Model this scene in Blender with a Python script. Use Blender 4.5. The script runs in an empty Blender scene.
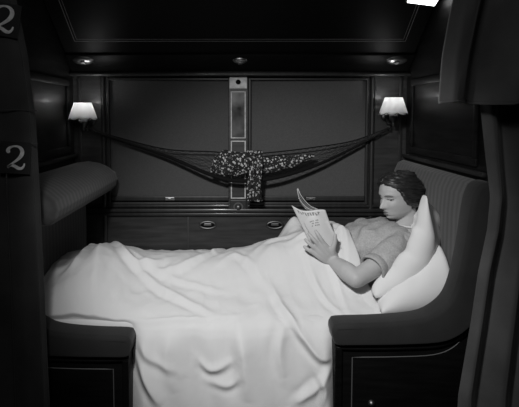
import bpy, bmesh, math, random
from math import sin, cos, pi, radians as R, exp, sqrt
from mathutils import Vector, Matrix, noise
random.seed(7)
SC = bpy.context.scene
COL = SC.collection
# ---------------------------------------------------------------- camera
F_PX = 516.0; PITCH = 4.0
HOR, VPX = 115.0, 240.0
cam_d = bpy.data.cameras.new('camera'); cam = bpy.data.objects.new('camera', cam_d); COL.objects.link(cam)
cam.location = (0, 0, 1.41); cam.rotation_euler = (R(90 - PITCH), 0, 0)
cam_d.sensor_width = 36; cam_d.lens = 36 * F_PX / 519
cam_d.shift_x = (259.5 - VPX) / 519
cam_d.shift_y = -(203.5 - (HOR + F_PX * math.tan(R(PITCH)))) / 519
cam_d.clip_start = .02
SC.camera = cam
# ---------------------------------------------------------------- world, light, exposure
w = bpy.data.worlds.new('world'); SC.world = w; w.use_nodes = True
w.node_tree.nodes['Background'].inputs[0].default_value = (1, 1, 1, 1)
w.node_tree.nodes['Background'].inputs[1].default_value = 0.004
def area(name, loc, target, size, power):
    l = bpy.data.lights.new(name, 'AREA'); l.shape = 'DISK'; l.size = size; l.energy = power
    o = bpy.data.objects.new(name, l); COL.objects.link(o); o.location = loc
    o.rotation_euler = (Vector(target) - Vector(loc)).to_track_quat('-Z', 'Y').to_euler()
    return o
def spot(name, loc, target, ang, blend, size, power):
    l = bpy.data.lights.new(name, 'SPOT'); l.spot_size = R(ang); l.spot_blend = blend
    l.shadow_soft_size = size; l.energy = power
    o = bpy.data.objects.new(name, l); COL.objects.link(o); o.location = loc
    o.rotation_euler = (Vector(target) - Vector(loc)).to_track_quat('-Z', 'Y').to_euler()
    return o
spot('photographer_lamp', (-0.35, 0.55, 2.15), (0.20, 2.4, .74), 58, .85, .08, 158)
area('unseen_fill', (-0.1, 0.3, 2.2), (0.05, 2.6, .8), .5, 3.5)  # weak unseen fill above the camera, lifts the dark parts
SC.view_settings.view_transform = 'Standard'; SC.view_settings.look = 'None'
SC.view_settings.exposure = 0.0; SC.view_settings.gamma = 1; SC.view_settings.use_curve_mapping = False

# ---------------------------------------------------------------- materials
MATS = {}
def mat(name, v, rough=.6, spec=.5, metal=0, coat=0, emit=0, bump=None, var=None, sheen=0, trans=0, scale3=(1, 1, 1)):
    m = bpy.data.materials.new(name); m.use_nodes = True; nt = m.node_tree; b = nt.nodes['Principled BSDF']
    b.inputs['Base Color'].default_value = (v, v, v, 1); b.inputs['Roughness'].default_value = rough
    b.inputs['Specular IOR Level'].default_value = spec; b.inputs['Metallic'].default_value = metal
    b.inputs['Coat Weight'].default_value = coat; b.inputs['Coat Roughness'].default_value = .12
    b.inputs['Sheen Weight'].default_value = sheen
    if emit:
        b.inputs['Emission Color'].default_value = (1, 1, 1, 1); b.inputs['Emission Strength'].default_value = emit
    tc = nt.nodes.new('ShaderNodeTexCoord'); mp = nt.nodes.new('ShaderNodeMapping')
    mp.inputs['Scale'].default_value = scale3; nt.links.new(tc.outputs['Object'], mp.inputs[0])
    def tex(kind, sc):
        if kind == 'noise':
            n = nt.nodes.new('ShaderNodeTexNoise'); n.inputs['Scale'].default_value = sc; n.inputs['Detail'].default_value = 4
            nt.links.new(mp.outputs[0], n.inputs['Vector']); return n.outputs['Fac']
        if kind in 'XYZ':
            n = nt.nodes.new('ShaderNodeTexWave'); n.bands_direction = kind; n.inputs['Scale'].default_value = sc
            n.inputs['Distortion'].default_value = .5; n.inputs['Detail'].default_value = 1
            nt.links.new(mp.outputs[0], n.inputs['Vector']); return n.outputs['Fac']
        if kind == 'check':
            n = nt.nodes.new('ShaderNodeTexChecker'); n.inputs['Scale'].default_value = sc
            nt.links.new(mp.outputs[0], n.inputs['Vector']); return n.outputs['Fac']
    if bump:
        f = tex(bump[0], bump[1]); bp = nt.nodes.new('ShaderNodeBump')
        bp.inputs['Strength'].default_value = bump[2]; bp.inputs['Distance'].default_value = bump[3]
        nt.links.new(f, bp.inputs['Height']); nt.links.new(bp.outputs[0], b.inputs['Normal'])
    if var:
        f = tex(var[0], var[1]); rp = nt.nodes.new('ShaderNodeValToRGB')
        a, c = v * (1 - var[2]), v * (1 + var[2])
        rp.color_ramp.elements[0].color = (a, a, a, 1); rp.color_ramp.elements[1].color = (c, c, c, 1)
        if var[0] == 'noise':
            rp.color_ramp.elements[0].position = .3; rp.color_ramp.elements[1].position = .7
        nt.links.new(f, rp.inputs[0]); nt.links.new(rp.outputs[0], b.inputs['Base Color'])
    MATS[name] = m
    return m
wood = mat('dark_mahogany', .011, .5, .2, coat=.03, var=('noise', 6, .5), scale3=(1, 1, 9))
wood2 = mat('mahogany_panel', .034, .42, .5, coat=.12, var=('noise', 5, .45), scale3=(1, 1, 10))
woodh = mat('mahogany_moulding', .024, .42, .5, coat=.2, var=('noise', 5, .3), scale3=(10, 1, 1))
lacq = mat('black_lacquer', .004, .45, .12)
ebony = mat('ebonised_wood', .004, .5, .12, var=('noise', 6, .4), scale3=(1, 1, 9))
inlay = mat('inlay_line', .10, .5)
inlay2 = mat('faint_inlay_line', .05, .5)
inlay3 = mat('berth_inlay_line', .30, .6)
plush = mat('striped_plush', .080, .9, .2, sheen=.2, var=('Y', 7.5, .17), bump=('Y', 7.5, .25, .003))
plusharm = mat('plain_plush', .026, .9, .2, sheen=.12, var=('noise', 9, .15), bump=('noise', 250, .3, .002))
shade_m = mat('woven_blind', .085, .8, .3, bump=('noise', 300, .3, .001), var=('noise', 160, .12))
steel = mat("polished_nickel", .20, .42, .5, metal=1)
plate = mat('worn_metal_plate', .62, .5, .5, metal=.1, var=('noise', 30, .3))
mirror_m = mat('dull_mirror', .09, .25, .5, metal=.5, var=('noise', 12, .9))
linen = mat('white_linen', .70, .85, .2, bump=('noise', 22, .25, .006), var=('noise', 5, .02))
pillowm = mat('pillow_cotton', .74, .85, .2, bump=('noise', 14, .25, .010))
skin = mat('skin', .46, .5, .35, var=('noise', 25, .05))
hairm = mat('dark_hair', .020, .42, .5, var=('noise', 30, .5), bump=('noise', 60, .6, .003), scale3=(1, 1, 3))
blousem = mat('grey_cotton', .40, .9, .2, bump=('noise', 40, .5, .004), var=('noise', 160, .15))
whitecloth = mat('white_piping', .75, .8)
lipm = mat('lip', .16, .45)
darkm = mat('dark_eye', .02, .3)
eyew = mat('eye_white', .45, .4)
eyeb = mat('eyebrow_hair', .07, .8)
netm = mat('net_cord', .03, .9, .2)
netd = mat('dark_cord', .006, .9, .2)
paper = mat('magazine_paper', .62, .5, .3)
paperd = mat('page_edge', .25, .7)
ink = mat('print_ink', .16, .6)
curt = mat('heavy_curtain', .042, .8, .25, sheen=.3, var=('noise', 8, .3), bump=('noise', 120, .3, .002))
curt2 = mat('curtain_serge', .085, .72, .3, sheen=.3, var=('noise', 6, .25), bump=('noise', 140, .3, .002))
placm = mat('placard_cloth', .018, .8)
digitm = mat('digit_paint', .75, .7, var=('noise', 60, .2))
brass2 = mat('lamp_bronze', .10, .4, .5, metal=1)
brass = mat('dull_brass', .38, .35, .5, metal=1)
bulbm = mat('lamp_glow', .9, .5, emit=10)
diffm = mat('glowing_white', .9, .5, emit=3.5)
ceilm = mat('ceiling_paint', .03, .7)
floorm = mat('carpet', .02, .95)
def shade_mat():
    m = bpy.data.materials.new('lamp_silk'); m.use_nodes = True; nt = m.node_tree
    nt.nodes.remove(nt.nodes['Principled BSDF']); out = nt.nodes['Material Output']
    d = nt.nodes.new('ShaderNodeBsdfDiffuse'); d.inputs[0].default_value = (.8, .8, .8, 1)
    t = nt.nodes.new('ShaderNodeBsdfTranslucent'); t.inputs[0].default_value = (.8, .8, .8, 1)
    mx = nt.nodes.new('ShaderNodeMixShader'); mx.inputs[0].default_value = .5
    nt.links.new(d.outputs[0], mx.inputs[1]); nt.links.new(t.outputs[0], mx.inputs[2]); nt.links.new(mx.outputs[0], out.inputs[0])
    return m
silk = shade_mat()
def floral_mat():
    m = mat('floral_print', .03, .85, .2); nt = m.node_tree; b = nt.nodes['Principled BSDF']
    tc = nt.nodes.new('ShaderNodeTexCoord')
    ns = nt.nodes.new('ShaderNodeTexNoise'); ns.inputs['Scale'].default_value = 70
    mixv = nt.nodes.new('ShaderNodeVectorMath'); mixv.operation = 'MULTIPLY_ADD'
    mixv.inputs[1].default_value = (.012, .012, .012)
    nt.links.new(tc.outputs['Object'], ns.inputs['Vector']); nt.links.new(ns.outputs['Color'], mixv.inputs[0]); nt.links.new(tc.outputs['Object'], mixv.inputs[2])
    outs = []
    for sc, th in ((56, .34), (90, .20)):
        v = nt.nodes.new('ShaderNodeTexVoronoi'); v.inputs['Scale'].default_value = sc; v.inputs['Randomness'].default_value = 1
        nt.links.new(mixv.outputs[0], v.inputs['Vector'])
        lt = nt.nodes.new('ShaderNodeMath'); lt.operation = 'LESS_THAN'; lt.inputs[1].default_value = th
        nt.links.new(v.outputs['Distance'], lt.inputs[0]); outs.append(lt)
    mx = nt.nodes.new('ShaderNodeMath'); mx.operation = 'MAXIMUM'
    nt.links.new(outs[0].outputs[0], mx.inputs[0]); nt.links.new(outs[1].outputs[0], mx.inputs[1])
    rp = nt.nodes.new('ShaderNodeValToRGB'); rp.color_ramp.elements[0].color = (.022, .022, .022, 1); rp.color_ramp.elements[1].color = (.50, .50, .50, 1)
    nt.links.new(mx.outputs[0], rp.inputs[0]); nt.links.new(rp.outputs[0], b.inputs['Base Color'])
    return m
floral = floral_mat()

# ---------------------------------------------------------------- helpers
def link(name, me, m, parent=None, smooth=False):
    if m: me.materials.append(m)
    if smooth:
        for p in me.polygons: p.use_smooth = True
    o = bpy.data.objects.new(name, me); COL.objects.link(o)
    if parent: o.parent = parent
    return o
def obj(name, bm, m, parent=None, smooth=False, autos=None):
    bmesh.ops.recalc_face_normals(bm, faces=bm.faces[:])
    if autos:
        for e in bm.edges:
            if len(e.link_faces) == 2: e.smooth = e.calc_face_angle(0) < R(autos)
        smooth = True
    me = bpy.data.meshes.new(name); bm.to_mesh(me); bm.free()
    return link(name, me, m, parent, smooth)
def empty(name, loc=(0, 0, 0)):
    o = bpy.data.objects.new(name, None); COL.objects.link(o); o.location = loc; o.empty_display_size = .1
    return o
def tag(o, label, cat, group=None, kind=None):
    o['label'] = label; o['category'] = cat
    if group: o['group'] = group
    if kind: o['kind'] = kind
    return o
def struct(o, label=None, cat=None):
    o['kind'] = 'structure'
    if label: o['label'] = label
    if cat: o['category'] = cat
    return o
def box(bm, x0, x1, y0, y1, z0, z1, bev=0, seg=2):
    r = bmesh.ops.create_cube(bm, size=1)
    vs = r['verts']
    for v in vs:
        v.co = Vector(((x0 + x1) / 2 + v.co.x * (x1 - x0), (y0 + y1) / 2 + v.co.y * (y1 - y0), (z0 + z1) / 2 + v.co.z * (z1 - z0)))
    if bev:
        es = list({e for v in vs for e in v.link_edges})
        bmesh.ops.bevel(bm, geom=es, offset=bev, segments=seg, affect='EDGES', profile=.5)
    return bm
def bx(*a, **k):
    return box(bmesh.new(), *a, **k)
def tube(bm, pts, r, n=8, closed=False):
    pts = [Vector(p) for p in pts]; rings = []
    m = len(pts)
    for i, p in enumerate(pts):
        a = pts[max(i - 1, 0)]; b = pts[min(i + 1, m - 1)]
        if closed: a = pts[(i - 1) % m]; b = pts[(i + 1) % m]
        t = (b - a).normalized()
        up = Vector((0, 0, 1)) if abs(t.z) < .95 else Vector((0, 1, 0))
        s = t.cross(up).normalized(); u = s.cross(t)
        rr = r[i] if isinstance(r, (list, tuple)) else r
        rings.append([bm.verts.new(p + (s * cos(2 * pi * k / n) + u * sin(2 * pi * k / n)) * rr) for k in range(n)])
    for i in range(m if closed else m - 1):
        A, B = rings[i], rings[(i + 1) % m]
        for k in range(n): bm.faces.new((A[k], A[(k + 1) % n], B[(k + 1) % n], B[k]))
    if not closed: bm.faces.new(rings[0][::-1]); bm.faces.new(rings[-1])
    return bm
def lathe(bm, prof, c, n=32, fr=None, axis='Z'):
    rings = []
    for r, z in prof:
        ring = []
        for k in range(n):
            a = 2 * pi * k / n; rr = r * (fr(a, z) if fr else 1)
            if axis == 'Z': v = Vector((rr * cos(a), rr * sin(a), z))
            else: v = Vector((rr * cos(a), z, rr * sin(a)))
            ring.append(bm.verts.new(Vector(c) + v))
        rings.append(ring)
    for A, B in zip(rings, rings[1:]):
        for k in range(n): bm.faces.new((A[k], A[(k + 1) % n], B[(k + 1) % n], B[k]))
    return bm, rings
def solid_lathe(prof, c, n=24, axis='Z'):
    bm, rg = lathe(bmesh.new(), prof, c, n, None, axis)
    bm.faces.new(rg[0][::-1]); bm.faces.new(rg[-1])
    return bm
def grid(nu, nv, f, closed_u=False):
    bm = bmesh.new()
    V = [[bm.verts.new(f(i / (nu - 1) if not closed_u else i / nu, j / (nv - 1))) for i in range(nu)] for j in range(nv)]
    for j in range(nv - 1):
        for i in range(nu if closed_u else nu - 1):
            bm.faces.new((V[j][i], V[j][(i + 1) % nu], V[j + 1][(i + 1) % nu], V[j + 1][i]))
    return bm
def prism(pts, y0, y1, bev=0, seg=3):
    bm = bmesh.new()
    a = [bm.verts.new((x, y0, z)) for x, z in pts]; b = [bm.verts.new((x, y1, z)) for x, z in pts]
    bm.faces.new(a); bm.faces.new(b[::-1]); n = len(pts)
    for i in range(n): bm.faces.new((a[i], b[i], b[(i + 1) % n], a[(i + 1) % n]))
    bmesh.ops.recalc_face_normals(bm, faces=bm.faces[:])
    if bev:
        es = [e for e in bm.edges if abs(e.verts[0].co.y - e.verts[1].co.y) < 1e-6]
        bmesh.ops.bevel(bm, geom=es, offset=bev, segments=seg, affect='EDGES', profile=.5)
    return bm
def smooth01(t): t = max(0, min(1, t)); return t * t * (3 - 2 * t)
def interp(tab, x):
    if x <= tab[0][0]: return tab[0][1]
    for (a, va), (b, vb) in zip(tab, tab[1:]):
        if x <= b: t = (x - a) / (b - a); t = t * t * (3 - 2 * t); return va + (vb - va) * t
    return tab[-1][1]
def lerpt(tab, x):
    if x <= tab[0][0]: return tab[0][1]
    for (a, va), (b, vb) in zip(tab, tab[1:]):
        if x <= b: t = (x - a) / (b - a); return va + (vb - va) * t
    return tab[-1][1]
def spline(pts, n):
    pts = [Vector(p) for p in pts]; P = [2 * pts[0] - pts[1]] + pts + [2 * pts[-1] - pts[-2]]; out = []
    for i in range(1, len(P) - 2):
        for k in range(n):
            t = k / n; a, b, c, d = P[i - 1], P[i], P[i + 1], P[i + 2]
            out.append(.5 * ((2 * b) + (c - a) * t + (2 * a - 5 * b + 4 * c - d) * t * t + (3 * b - a - 3 * c + d) * t ** 3))
    out.append(pts[-1]); return out
def realize(o):
    dg = bpy.context.evaluated_depsgraph_get(); me = bpy.data.meshes.new_from_object(o.evaluated_get(dg))
    o.modifiers.clear(); o.data = me
    return o
def remesh(o, vox, sm=4, fac=.5):
    m = o.modifiers.new('r', 'REMESH'); m.mode = 'VOXEL'; m.voxel_size = vox; m.use_smooth_shade = True
    s = o.modifiers.new('s', 'SMOOTH'); s.factor = fac; s.iterations = sm
    mt = list(o.data.materials); realize(o)
    if not o.data.materials:
        for x in mt: o.data.materials.append(x)
    return o

# ================================================================ structure
YW = 3.0; XP = .965
struct(obj('floor', bx(-2.2, 2.2, -.6, YW + .1, -.05, 0), floorm))
struct(obj('ceiling', bx(-2.2, 2.2, -.6, YW + .1, 2.36, 2.42), ceilm))
# back wall: built round the two window openings
bm = bmesh.new()
WX = [(-.770, -.048), (.048, .745)]; WZ0, WZ1 = .885, 1.625
box(bm, -1.6, 1.6, YW, YW + .08, 0, WZ0); box(bm, -1.6, 1.6, YW, YW + .08, WZ1, 2.36)
box(bm, -1.6, WX[0][0], YW, YW + .08, WZ0, WZ1); box(bm, WX[0][1], WX[1][0], YW, YW + .08, WZ0, WZ1); box(bm, WX[1][1], 1.6, YW, YW + .08, WZ0, WZ1)
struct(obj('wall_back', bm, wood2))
for k, (a, b) in enumerate(WX):
    bm = bmesh.new(); t = .016
    box(bm, a, a + t, YW - .016, YW + .07, WZ0, WZ1, .004); box(bm, b - t, b, YW - .016, YW + .07, WZ0, WZ1, .004)
    box(bm, a, b, YW - .014, YW + .07, WZ1 - t, WZ1, .004); box(bm, a, b, YW - .018, YW + .07, WZ0, WZ0 + t, .004)
    f = struct(obj('window_%d' % (k + 1), bm, woodh), 'dark framed window with its woven blind drawn down, %s of the centre post' % ('left', 'right')[k], 'window')
    obj('window_glass', bx(a + t, b - t, YW + .055, YW + .06, WZ0 + t, WZ1 - t), mirror_m, f)
    bl = obj('roller_blind', bx(a + t, b - t, YW + .010, YW + .014, WZ0 + .05, WZ1 - t), shade_m, f)
    obj('bottom_bar', bx(a + t, b - t, YW - .004, YW + .014, WZ0 + .022, WZ0 + .050, .005), woodh, bl)
    cx = a + .36 if k == 0 else b - .33
    bm = bmesh.new(); box(bm, cx - .028, cx + .028, YW - .012, YW - .004, WZ0 + .026, WZ0 + .046, .003)
    box(bm, cx - .010, cx + .010, YW - .022, YW - .011, WZ0 + .030, WZ0 + .042, .003)
    obj('blind_clasp', bm, brass, bl)
# wall trims
def trim(n, bm, m=woodh): return struct(obj('trim_%d' % n, bm, m, autos=40))
bm = bmesh.new(); box(bm, -XP, XP, YW - .045, YW, .845, .868, .008); box(bm, -XP, XP, YW - .028, YW, .822, .842, .008); box(bm, -XP, XP, YW - .016, YW, .870, .886, .005)
trim(1, bm)
bm = bmesh.new(); box(bm, -XP, XP, YW - .05, YW, 1.632, 1.662, .012); tube(bm, [(-XP, YW - .055, 1.640), (XP, YW - .055, 1.640)], .011, 10)
trim(2, bm)
n = 3
for x in (-.792, .766, -.93, .93):
    trim(n, tube(bmesh.new(), [(x, YW - .004, .60), (x, YW - .004, 1.63)], .014, 10) if abs(x) < .9 else bx(x - .010, x + .010, YW - .010, YW, .87, 1.63, .004)); n += 1
for x in (-.305, .40):
    trim(n, bx(x - .004, x + .004, YW - .006, YW, .60, .82, .002), inlay2); n += 1
# inner hairline rectangles at the wall panels
# partitions
for s, nm in ((-1, 'left'), (1, 'right')):
    x0, x1 = sorted((s * XP, s * (XP + .04)))
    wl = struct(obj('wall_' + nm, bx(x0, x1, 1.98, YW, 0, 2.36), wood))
    bm = bmesh.new(); xi0, xi1 = sorted((s * XP, s * (XP - .014)))
    for (y0, y1, z0, z1) in ((2.08, 2.90, 1.20, 1.235), (2.08, 2.90, 1.57, 1.605), (2.08, 2.115, 1.235, 1.57), (2.865, 2.90, 1.235, 1.57)):
        box(bm, xi0, xi1, y0, y1, z0, z1, .005)
    trim(n, bm, wood); n += 1
    bm2 = bmesh.new(); xa, xb = sorted((s * XP, s * (XP - .022)))
    box(bm2, xa, xb, 2.0, YW, 1.165, 1.185, .006)
    trim(n, bm2, woodh); n += 1
# finger pulls of the lower wall
for i, (x, lab) in enumerate(((-.19, 'small oval nickel finger pull on the dark wall below the left window'), (.205, 'small oval nickel finger pull on the dark wall beside the magazine'))):
    fp = empty('finger_pull', (x, YW, .765))
    bm = bmesh.new(); P = []
    for k in range(28):
        a = 2 * pi * k / 28; P.append((.046 * cos(a) * (1 if abs(cos(a)) < .7 else 1), -.006, .020 * sin(a)))
    tube(bm, P, .0055, 8, closed=True)
    obj('rim', bm, steel, fp, True)
    obj('recess', prism([(.043 * cos(2 * pi * k / 24), .017 * sin(2 * pi * k / 24)) for k in range(24)], -.004, -.0005), lacq, fp)
    obj('tongue', bx(-.022, .022, -.010, -.004, -.004, .010, .002), steel, fp)
    tag(fp, lab, 'handle', 'finger pulls under the windows')

# centre post: a narrow mirror in a metal strip
cp = empty('mirror_post', (-.010, YW, 0)); cp.scale = (1.08, 1, 1)
obj('back_board', bx(-.053, .053, -.022, 0, .835, 1.630, .004), wood2, cp)
bm = bmesh.new(); box(bm, -.047, .047, -.030, -.022, 1.560, 1.628, .003)
obj('top_plate', bm, plate, cp)
bm = bmesh.new(); tube(bm, [(0, -.034, 1.588), (0, -.034, 1.604)], .009, 10); tube(bm, [(0, -.040, 1.598), (0, -.029, 1.598)], .013, 14)
obj('lock', bm, lacq, cp, True)
def ring_rect(x0, x1, z0, z1, t, y0, y1):
    bm = bmesh.new()
    box(bm, x0, x0 + t, y0, y1, z0, z1, .0015); box(bm, x1 - t, x1, y0, y1, z0, z1, .0015)
    box(bm, x0 + t, x1 - t, y0, y1, z0, z0 + t, .0015); box(bm, x0 + t, x1 - t, y0, y1, z1 - t, z1, .0015)
    return bm
obj('mirror_frame', ring_rect(-.040, .040, 1.275, 1.545, .006, -.031, -.022), plate, cp)
obj('mirror_glass', bx(-.034, .034, -.026, -.022, 1.281, 1.539), mirror_m, cp)
obj('lower_frame', ring_rect(-.040, .040, .925, 1.262, .006, -.030, -.022), plate, cp)
obj('lower_panel', bx(-.034, .034, -.026, -.022, .931, 1.256), wood2, cp)
obj('bottom_plate', bx(-.044, .044, -.034, -.022, .842, .918, .004), woodh, cp)
kb = obj('knob', solid_lathe([(.004, -.058), (.012, -.056), (.014, -.050), (.009, -.044), (.010, -.034)], (0, 0, .878), 20, 'Y'), steel, cp, True)
bm, _ = lathe(bmesh.new(), [(.026, -.034), (.026, -.038), (.019, -.038), (.019, -.034)], (0, 0, .878), 24, None, 'Y')
obj('rosette', bm, steel, cp)
tag(cp, 'narrow mirror in a metal trimmed post between the two blinds', 'mirror')

# ================================================================ upper berth
ub = empty('upper_berth', (0, YW - .06, 1.67))
import_y = YW - .06; import_z = 1.67
ax = Vector((0, -1, .72)).normalized(); nm_ = Vector((0, -.72, -1)).normalized()     # slope and face normal (to the section)
def bpt(x, s, h=0): v = ax * s + nm_ * h; return Vector((x, v.y, v.z))
def bbox(x0, x1, s0, s1, h0, h1, bev=0):
    bm = bmesh.new(); box(bm, x0, x1, s0, s1, h0, h1, bev)
    for v in bm.verts: v.co = bpt(v.co.x, v.co.y, v.co.z)
    return bm
def curved(x, s, h):   # the underside bulges gently
    return bpt(x, s, h)
obj('berth_front', bbox(-.955, .955, .03, .92, -.05, 0, .01), lacq, ub)
obj('bottom_rail', bbox(-.955, .955, -.01, .13, -.012, .014, .010), lacq, ub, autos=40)
for d, s0 in ((0, .22), (.014, .235)):
    bm = bmesh.new(); t = .0022 if d == 0 else .0014; X = .875 - d
    for a in (bbox(-X, X, s0, s0 + t, 0, .001), bbox(-X, -X + t, s0, .88, 0, .001), bbox(X - t, X, s0, .88, 0, .001)):
        me = bpy.data.meshes.new('t'); a.to_mesh(me); a.free(); bm.from_mesh(me)
    obj('inlay_line', bm, inlay3, ub)
for x in (-.86, .86, 0):
    wdt = .058 if x else .04
    L = empty('t'); bpy.data.objects.remove(L)
    bm = bmesh.new(); lathe(bm, [(0.001, .012), (wdt * .5, .011), (wdt * .85, .007), (wdt, 0)], (0, 0, 0), 28)
    for v in bm.verts:
        v.co = bpt(x + v.co.x, .085 + v.co.y * .55, .014 + v.co.z)
    o = obj('latch_plate', bm, brass, ub, True)
    obj('catch', bbox(x - .012, x + .012, .075, .095, .024, .034, .003), brass, o)
tag(ub, 'closed upper berth with black lacquer face and fine inlay rectangle overhead', 'berth')
# small white panel at the top right, glowing by its own emission
al = empty('bright_panel', (.88, 0, 0))
s0 = .549; cpos = bpt(.875, s0, 0) + Vector((0, YW - .06, 1.67)); al.location = cpos
def lb(x0, x1, a0, a1, h0, h1, bev):
    bm = bmesh.new(); box(bm, x0, x1, a0, a1, h0, h1, bev)
    for v in bm.verts:
        v.co = Matrix.Rotation(R(-9), 3, 'Z') @ v.co
        q = ax * v.co.y + nm_ * v.co.z; v.co = Vector((v.co.x, q.y, q.z - .0))
    return bm
obj('housing', lb(-.075, .075, -.055, .12, .002, .022, .004), steel, al)
obj('panel_face', lb(-.070, .070, -.050, .115, .022, .030, .003), diffm, al)

tag(al, 'small bright white panel at the top right under the berth', 'lamp')

# ================================================================ seats
BAND = [(.352, .560), (.346, .590), (.352, .612), (.375, .624), (.50, .628), (.62, .636), (.70, .650), (.755, .682), (.79, .722), (.812, .78), (.828, .86), (.842, .95), (.852, 1.04), (.862, 1.10), (.878, 1.142), (.905, 1.160), (.935, 1.158),
        (.952, 1.13), (.955, 1.05), (.950, .95), (.944, .86), (.930, .76), (.908, .68), (.872, .615), (.82, .572), (.75, .548), (.60, .540), (.45, .538), (.37, .540)]
def seat(sx, off, dz=0):
    root = empty('padded_bench', (sx * .7, 2.4, 0)); T = Matrix.Translation((-sx * .7, -2.4, 0))
    def mir(bm):
        for v in bm.verts:
            v.co.x = sx * (v.co.x + off * max(0, min(1, (.95 - v.co.x) / .6))); v.co.z += dz * min(1, max(0, (v.co.z - .05) / .3)); v.co = T @ v.co
        return bm
    pts = [(p.x, p.z) for p in spline([(x, 0, z) for x, z in BAND + [BAND[0]]], 3)[:-1]]
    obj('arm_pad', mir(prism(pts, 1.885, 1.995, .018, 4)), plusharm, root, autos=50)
    # wooden end below, follows the curve of the pad
    LOW = [(.362, .545), (.45, .5405), (.60, .5425), (.75, .5505), (.82, .5745), (.872, .6175), (.908, .6825), (.930, .7625), (.944, .8625), (.955, 1.12), (.963, 1.12), (.963, .02), (.362, .02)]
    LOW2 = [(x, z - .004) for x, z in LOW]
    w = obj('end_panel', mir(prism(LOW2, 1.915, 1.985, .003, 2)), ebony, root, autos=40)
    # raised edge moulding under the pad
    P = [(.364, .525), (.45, .521), (.60, .523), (.75, .531), (.83, .560), (.885, .612), (.922, .70), (.94, .80)]
    bm = bmesh.new(); tube(bm, [(p.x, 1.912, p.z) for p in spline([(x, 0, z) for x, z in P], 4)], .008, 8)
    obj('edge_moulding', mir(bm), ebony, w, True)
    bm = bmesh.new(); box(bm, .362, .392, 1.905, 1.925, .02, .525, .006)
    obj('corner_post', mir(bm), ebony, w)
    P = [(.43, .03), (.43, .485), (.60, .487), (.74, .495), (.815, .525), (.86, .58), (.90, .67)]
    bm = bmesh.new(); P2 = [P[0]] + [(p.x, p.z) for p in spline([(x, 0, z) for x, z in P[1:]], 4)]
    tube(bm, [(x, 1.915, z) for x, z in P2], .0022, 6)
    obj('inlay_line', mir(bm), inlay, w)
    # back
    def fb(u, v):
        # u around profile, v along y
        y = 1.99 + v * .955
        edge = smooth01((1 - v) / .07) if v > .93 else 1
        PR = [(.875, .50), (.862, .62), (.858, .85), (.860, 1.02), (.866, 1.10), (.885, 1.145), (.915, 1.160), (.945, 1.150), (.955, 1.12), (.957, .9), (.957, .50)]
        q = u * (len(PR) - 1); i = min(int(q), len(PR) - 2); t = q - i
        x = PR[i][0] * (1 - t) + PR[i + 1][0] * t; z = PR[i][1] * (1 - t) + PR[i + 1][1] * t
        x = .957 - (.957 - x) * (.35 + .65 * edge); z = .5 + (z - .5) * (.93 + .07 * edge)
        return Vector((x, y, z))
    bm = grid(61, 60, fb)
    bmesh.ops.holes_fill(bm, edges=[e for e in bm.edges if e.is_boundary])
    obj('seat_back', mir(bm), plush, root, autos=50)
    obj('seat_base', mir(bx(.36, .95, 2.0, 2.95, .02, .40, .01)), wood, root)
    return root
sr = seat(1, 0); tag(sr, 'high plush berth seat with sweeping padded wing behind the reading woman', 'seat')
sl = seat(-1, .064, -.047); tag(sl, 'plush berth seat at the left, its padded arm beside the numbered curtain', 'seat')
# bright catch on the right seat panel
bm = bmesh.new(); lathe(bm, [(.001, -.014), (.009, -.012), (.013, -.004), (.014, 0)], (0, 0, 0), 18, None, 'Y')
k = obj('panel_knob', bm, steel, sr, True); k.location = (.506 - .7, 1.915 - 2.4, .303)
# left bolster: rolled top of the left seat back
def fbol(u, v):
    PR = [(-.95, .992), (-.84, .985), (-.76, .985), (-.722, .990), (-.700, 1.012), (-.692, 1.05), (-.702, 1.085), (-.74, 1.118), (-.79, 1.142), (-.85, 1.152), (-.91, 1.145), (-.95, 1.125)]
    q = u * len(PR); i = int(q) % len(PR); t = q - int(q); a, b = PR[i], PR[(i + 1) % len(PR)]
    x = a[0] + (b[0] - a[0]) * t; z = a[1] + (b[1] - a[1]) * t
    y = 1.90 + v * 1.06
    e = min(1, max(0, (1 - v) / .08)); e = sqrt(max(0, 1 - (1 - e) ** 2)) * .6 + .4
    e2 = min(1, max(0, v / .05)); e2 = sqrt(max(0, 1 - (1 - e2) ** 2)) * .5 + .5
    k = min(e, e2); x = -.93 + (x + .93) * (.75 + .25 * k); z = 1.06 + (z - 1.06) * k
    return Vector((x, y + .0, z))
bm = grid(48, 60, fbol, True)
bmesh.ops.holes_fill(bm, edges=[e for e in bm.edges if e.is_boundary])
bo = obj('seat_bolster', bm, plush, None, autos=60)
tag(bo, 'ribbed plush bolster with rounded front resting along the left seat top', 'cushion')

# ================================================================ bed
MT = .60
def fm(bm): return bm
bm = bx(-.845, .850, 2.005, 2.985, .402, MT, .04, 4)
tag(obj('mattress', bm, linen, autos=50), 'mattress laid across both seats under the white bedding', 'mattress')
# bottom sheet
def fbs(u, v):
    x = .40 + u * .448; y = 2.975 - v * .95
    z = MT + .006 + .012 * noise.noise((x * 9, y * 9, 1)) + .006 * sin(x * 25 + y * 14 + 3 * noise.noise((x * 4, y * 4, 3)))
    if y < 2.10: z -= .02 * ((2.10 - y) / .08) ** 2
    return Vector((x, y, z if y < 2.09 else max(z, MT + .004)))
bm = grid(70, 70, fbs)
tag(obj('bottom_sheet', bm, linen, smooth=True), 'white bottom sheet beneath the pillows at the head of the bed', 'sheet')
AMP = [(-.88, .10), (-.80, .115), (-.72, .14), (-.63, .160), (-.56, .150), (-.42, .125), (-.20, .130), (0, .150), (.20, .20), (.35, .25), (.47, .285), (.60, .30)]
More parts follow.
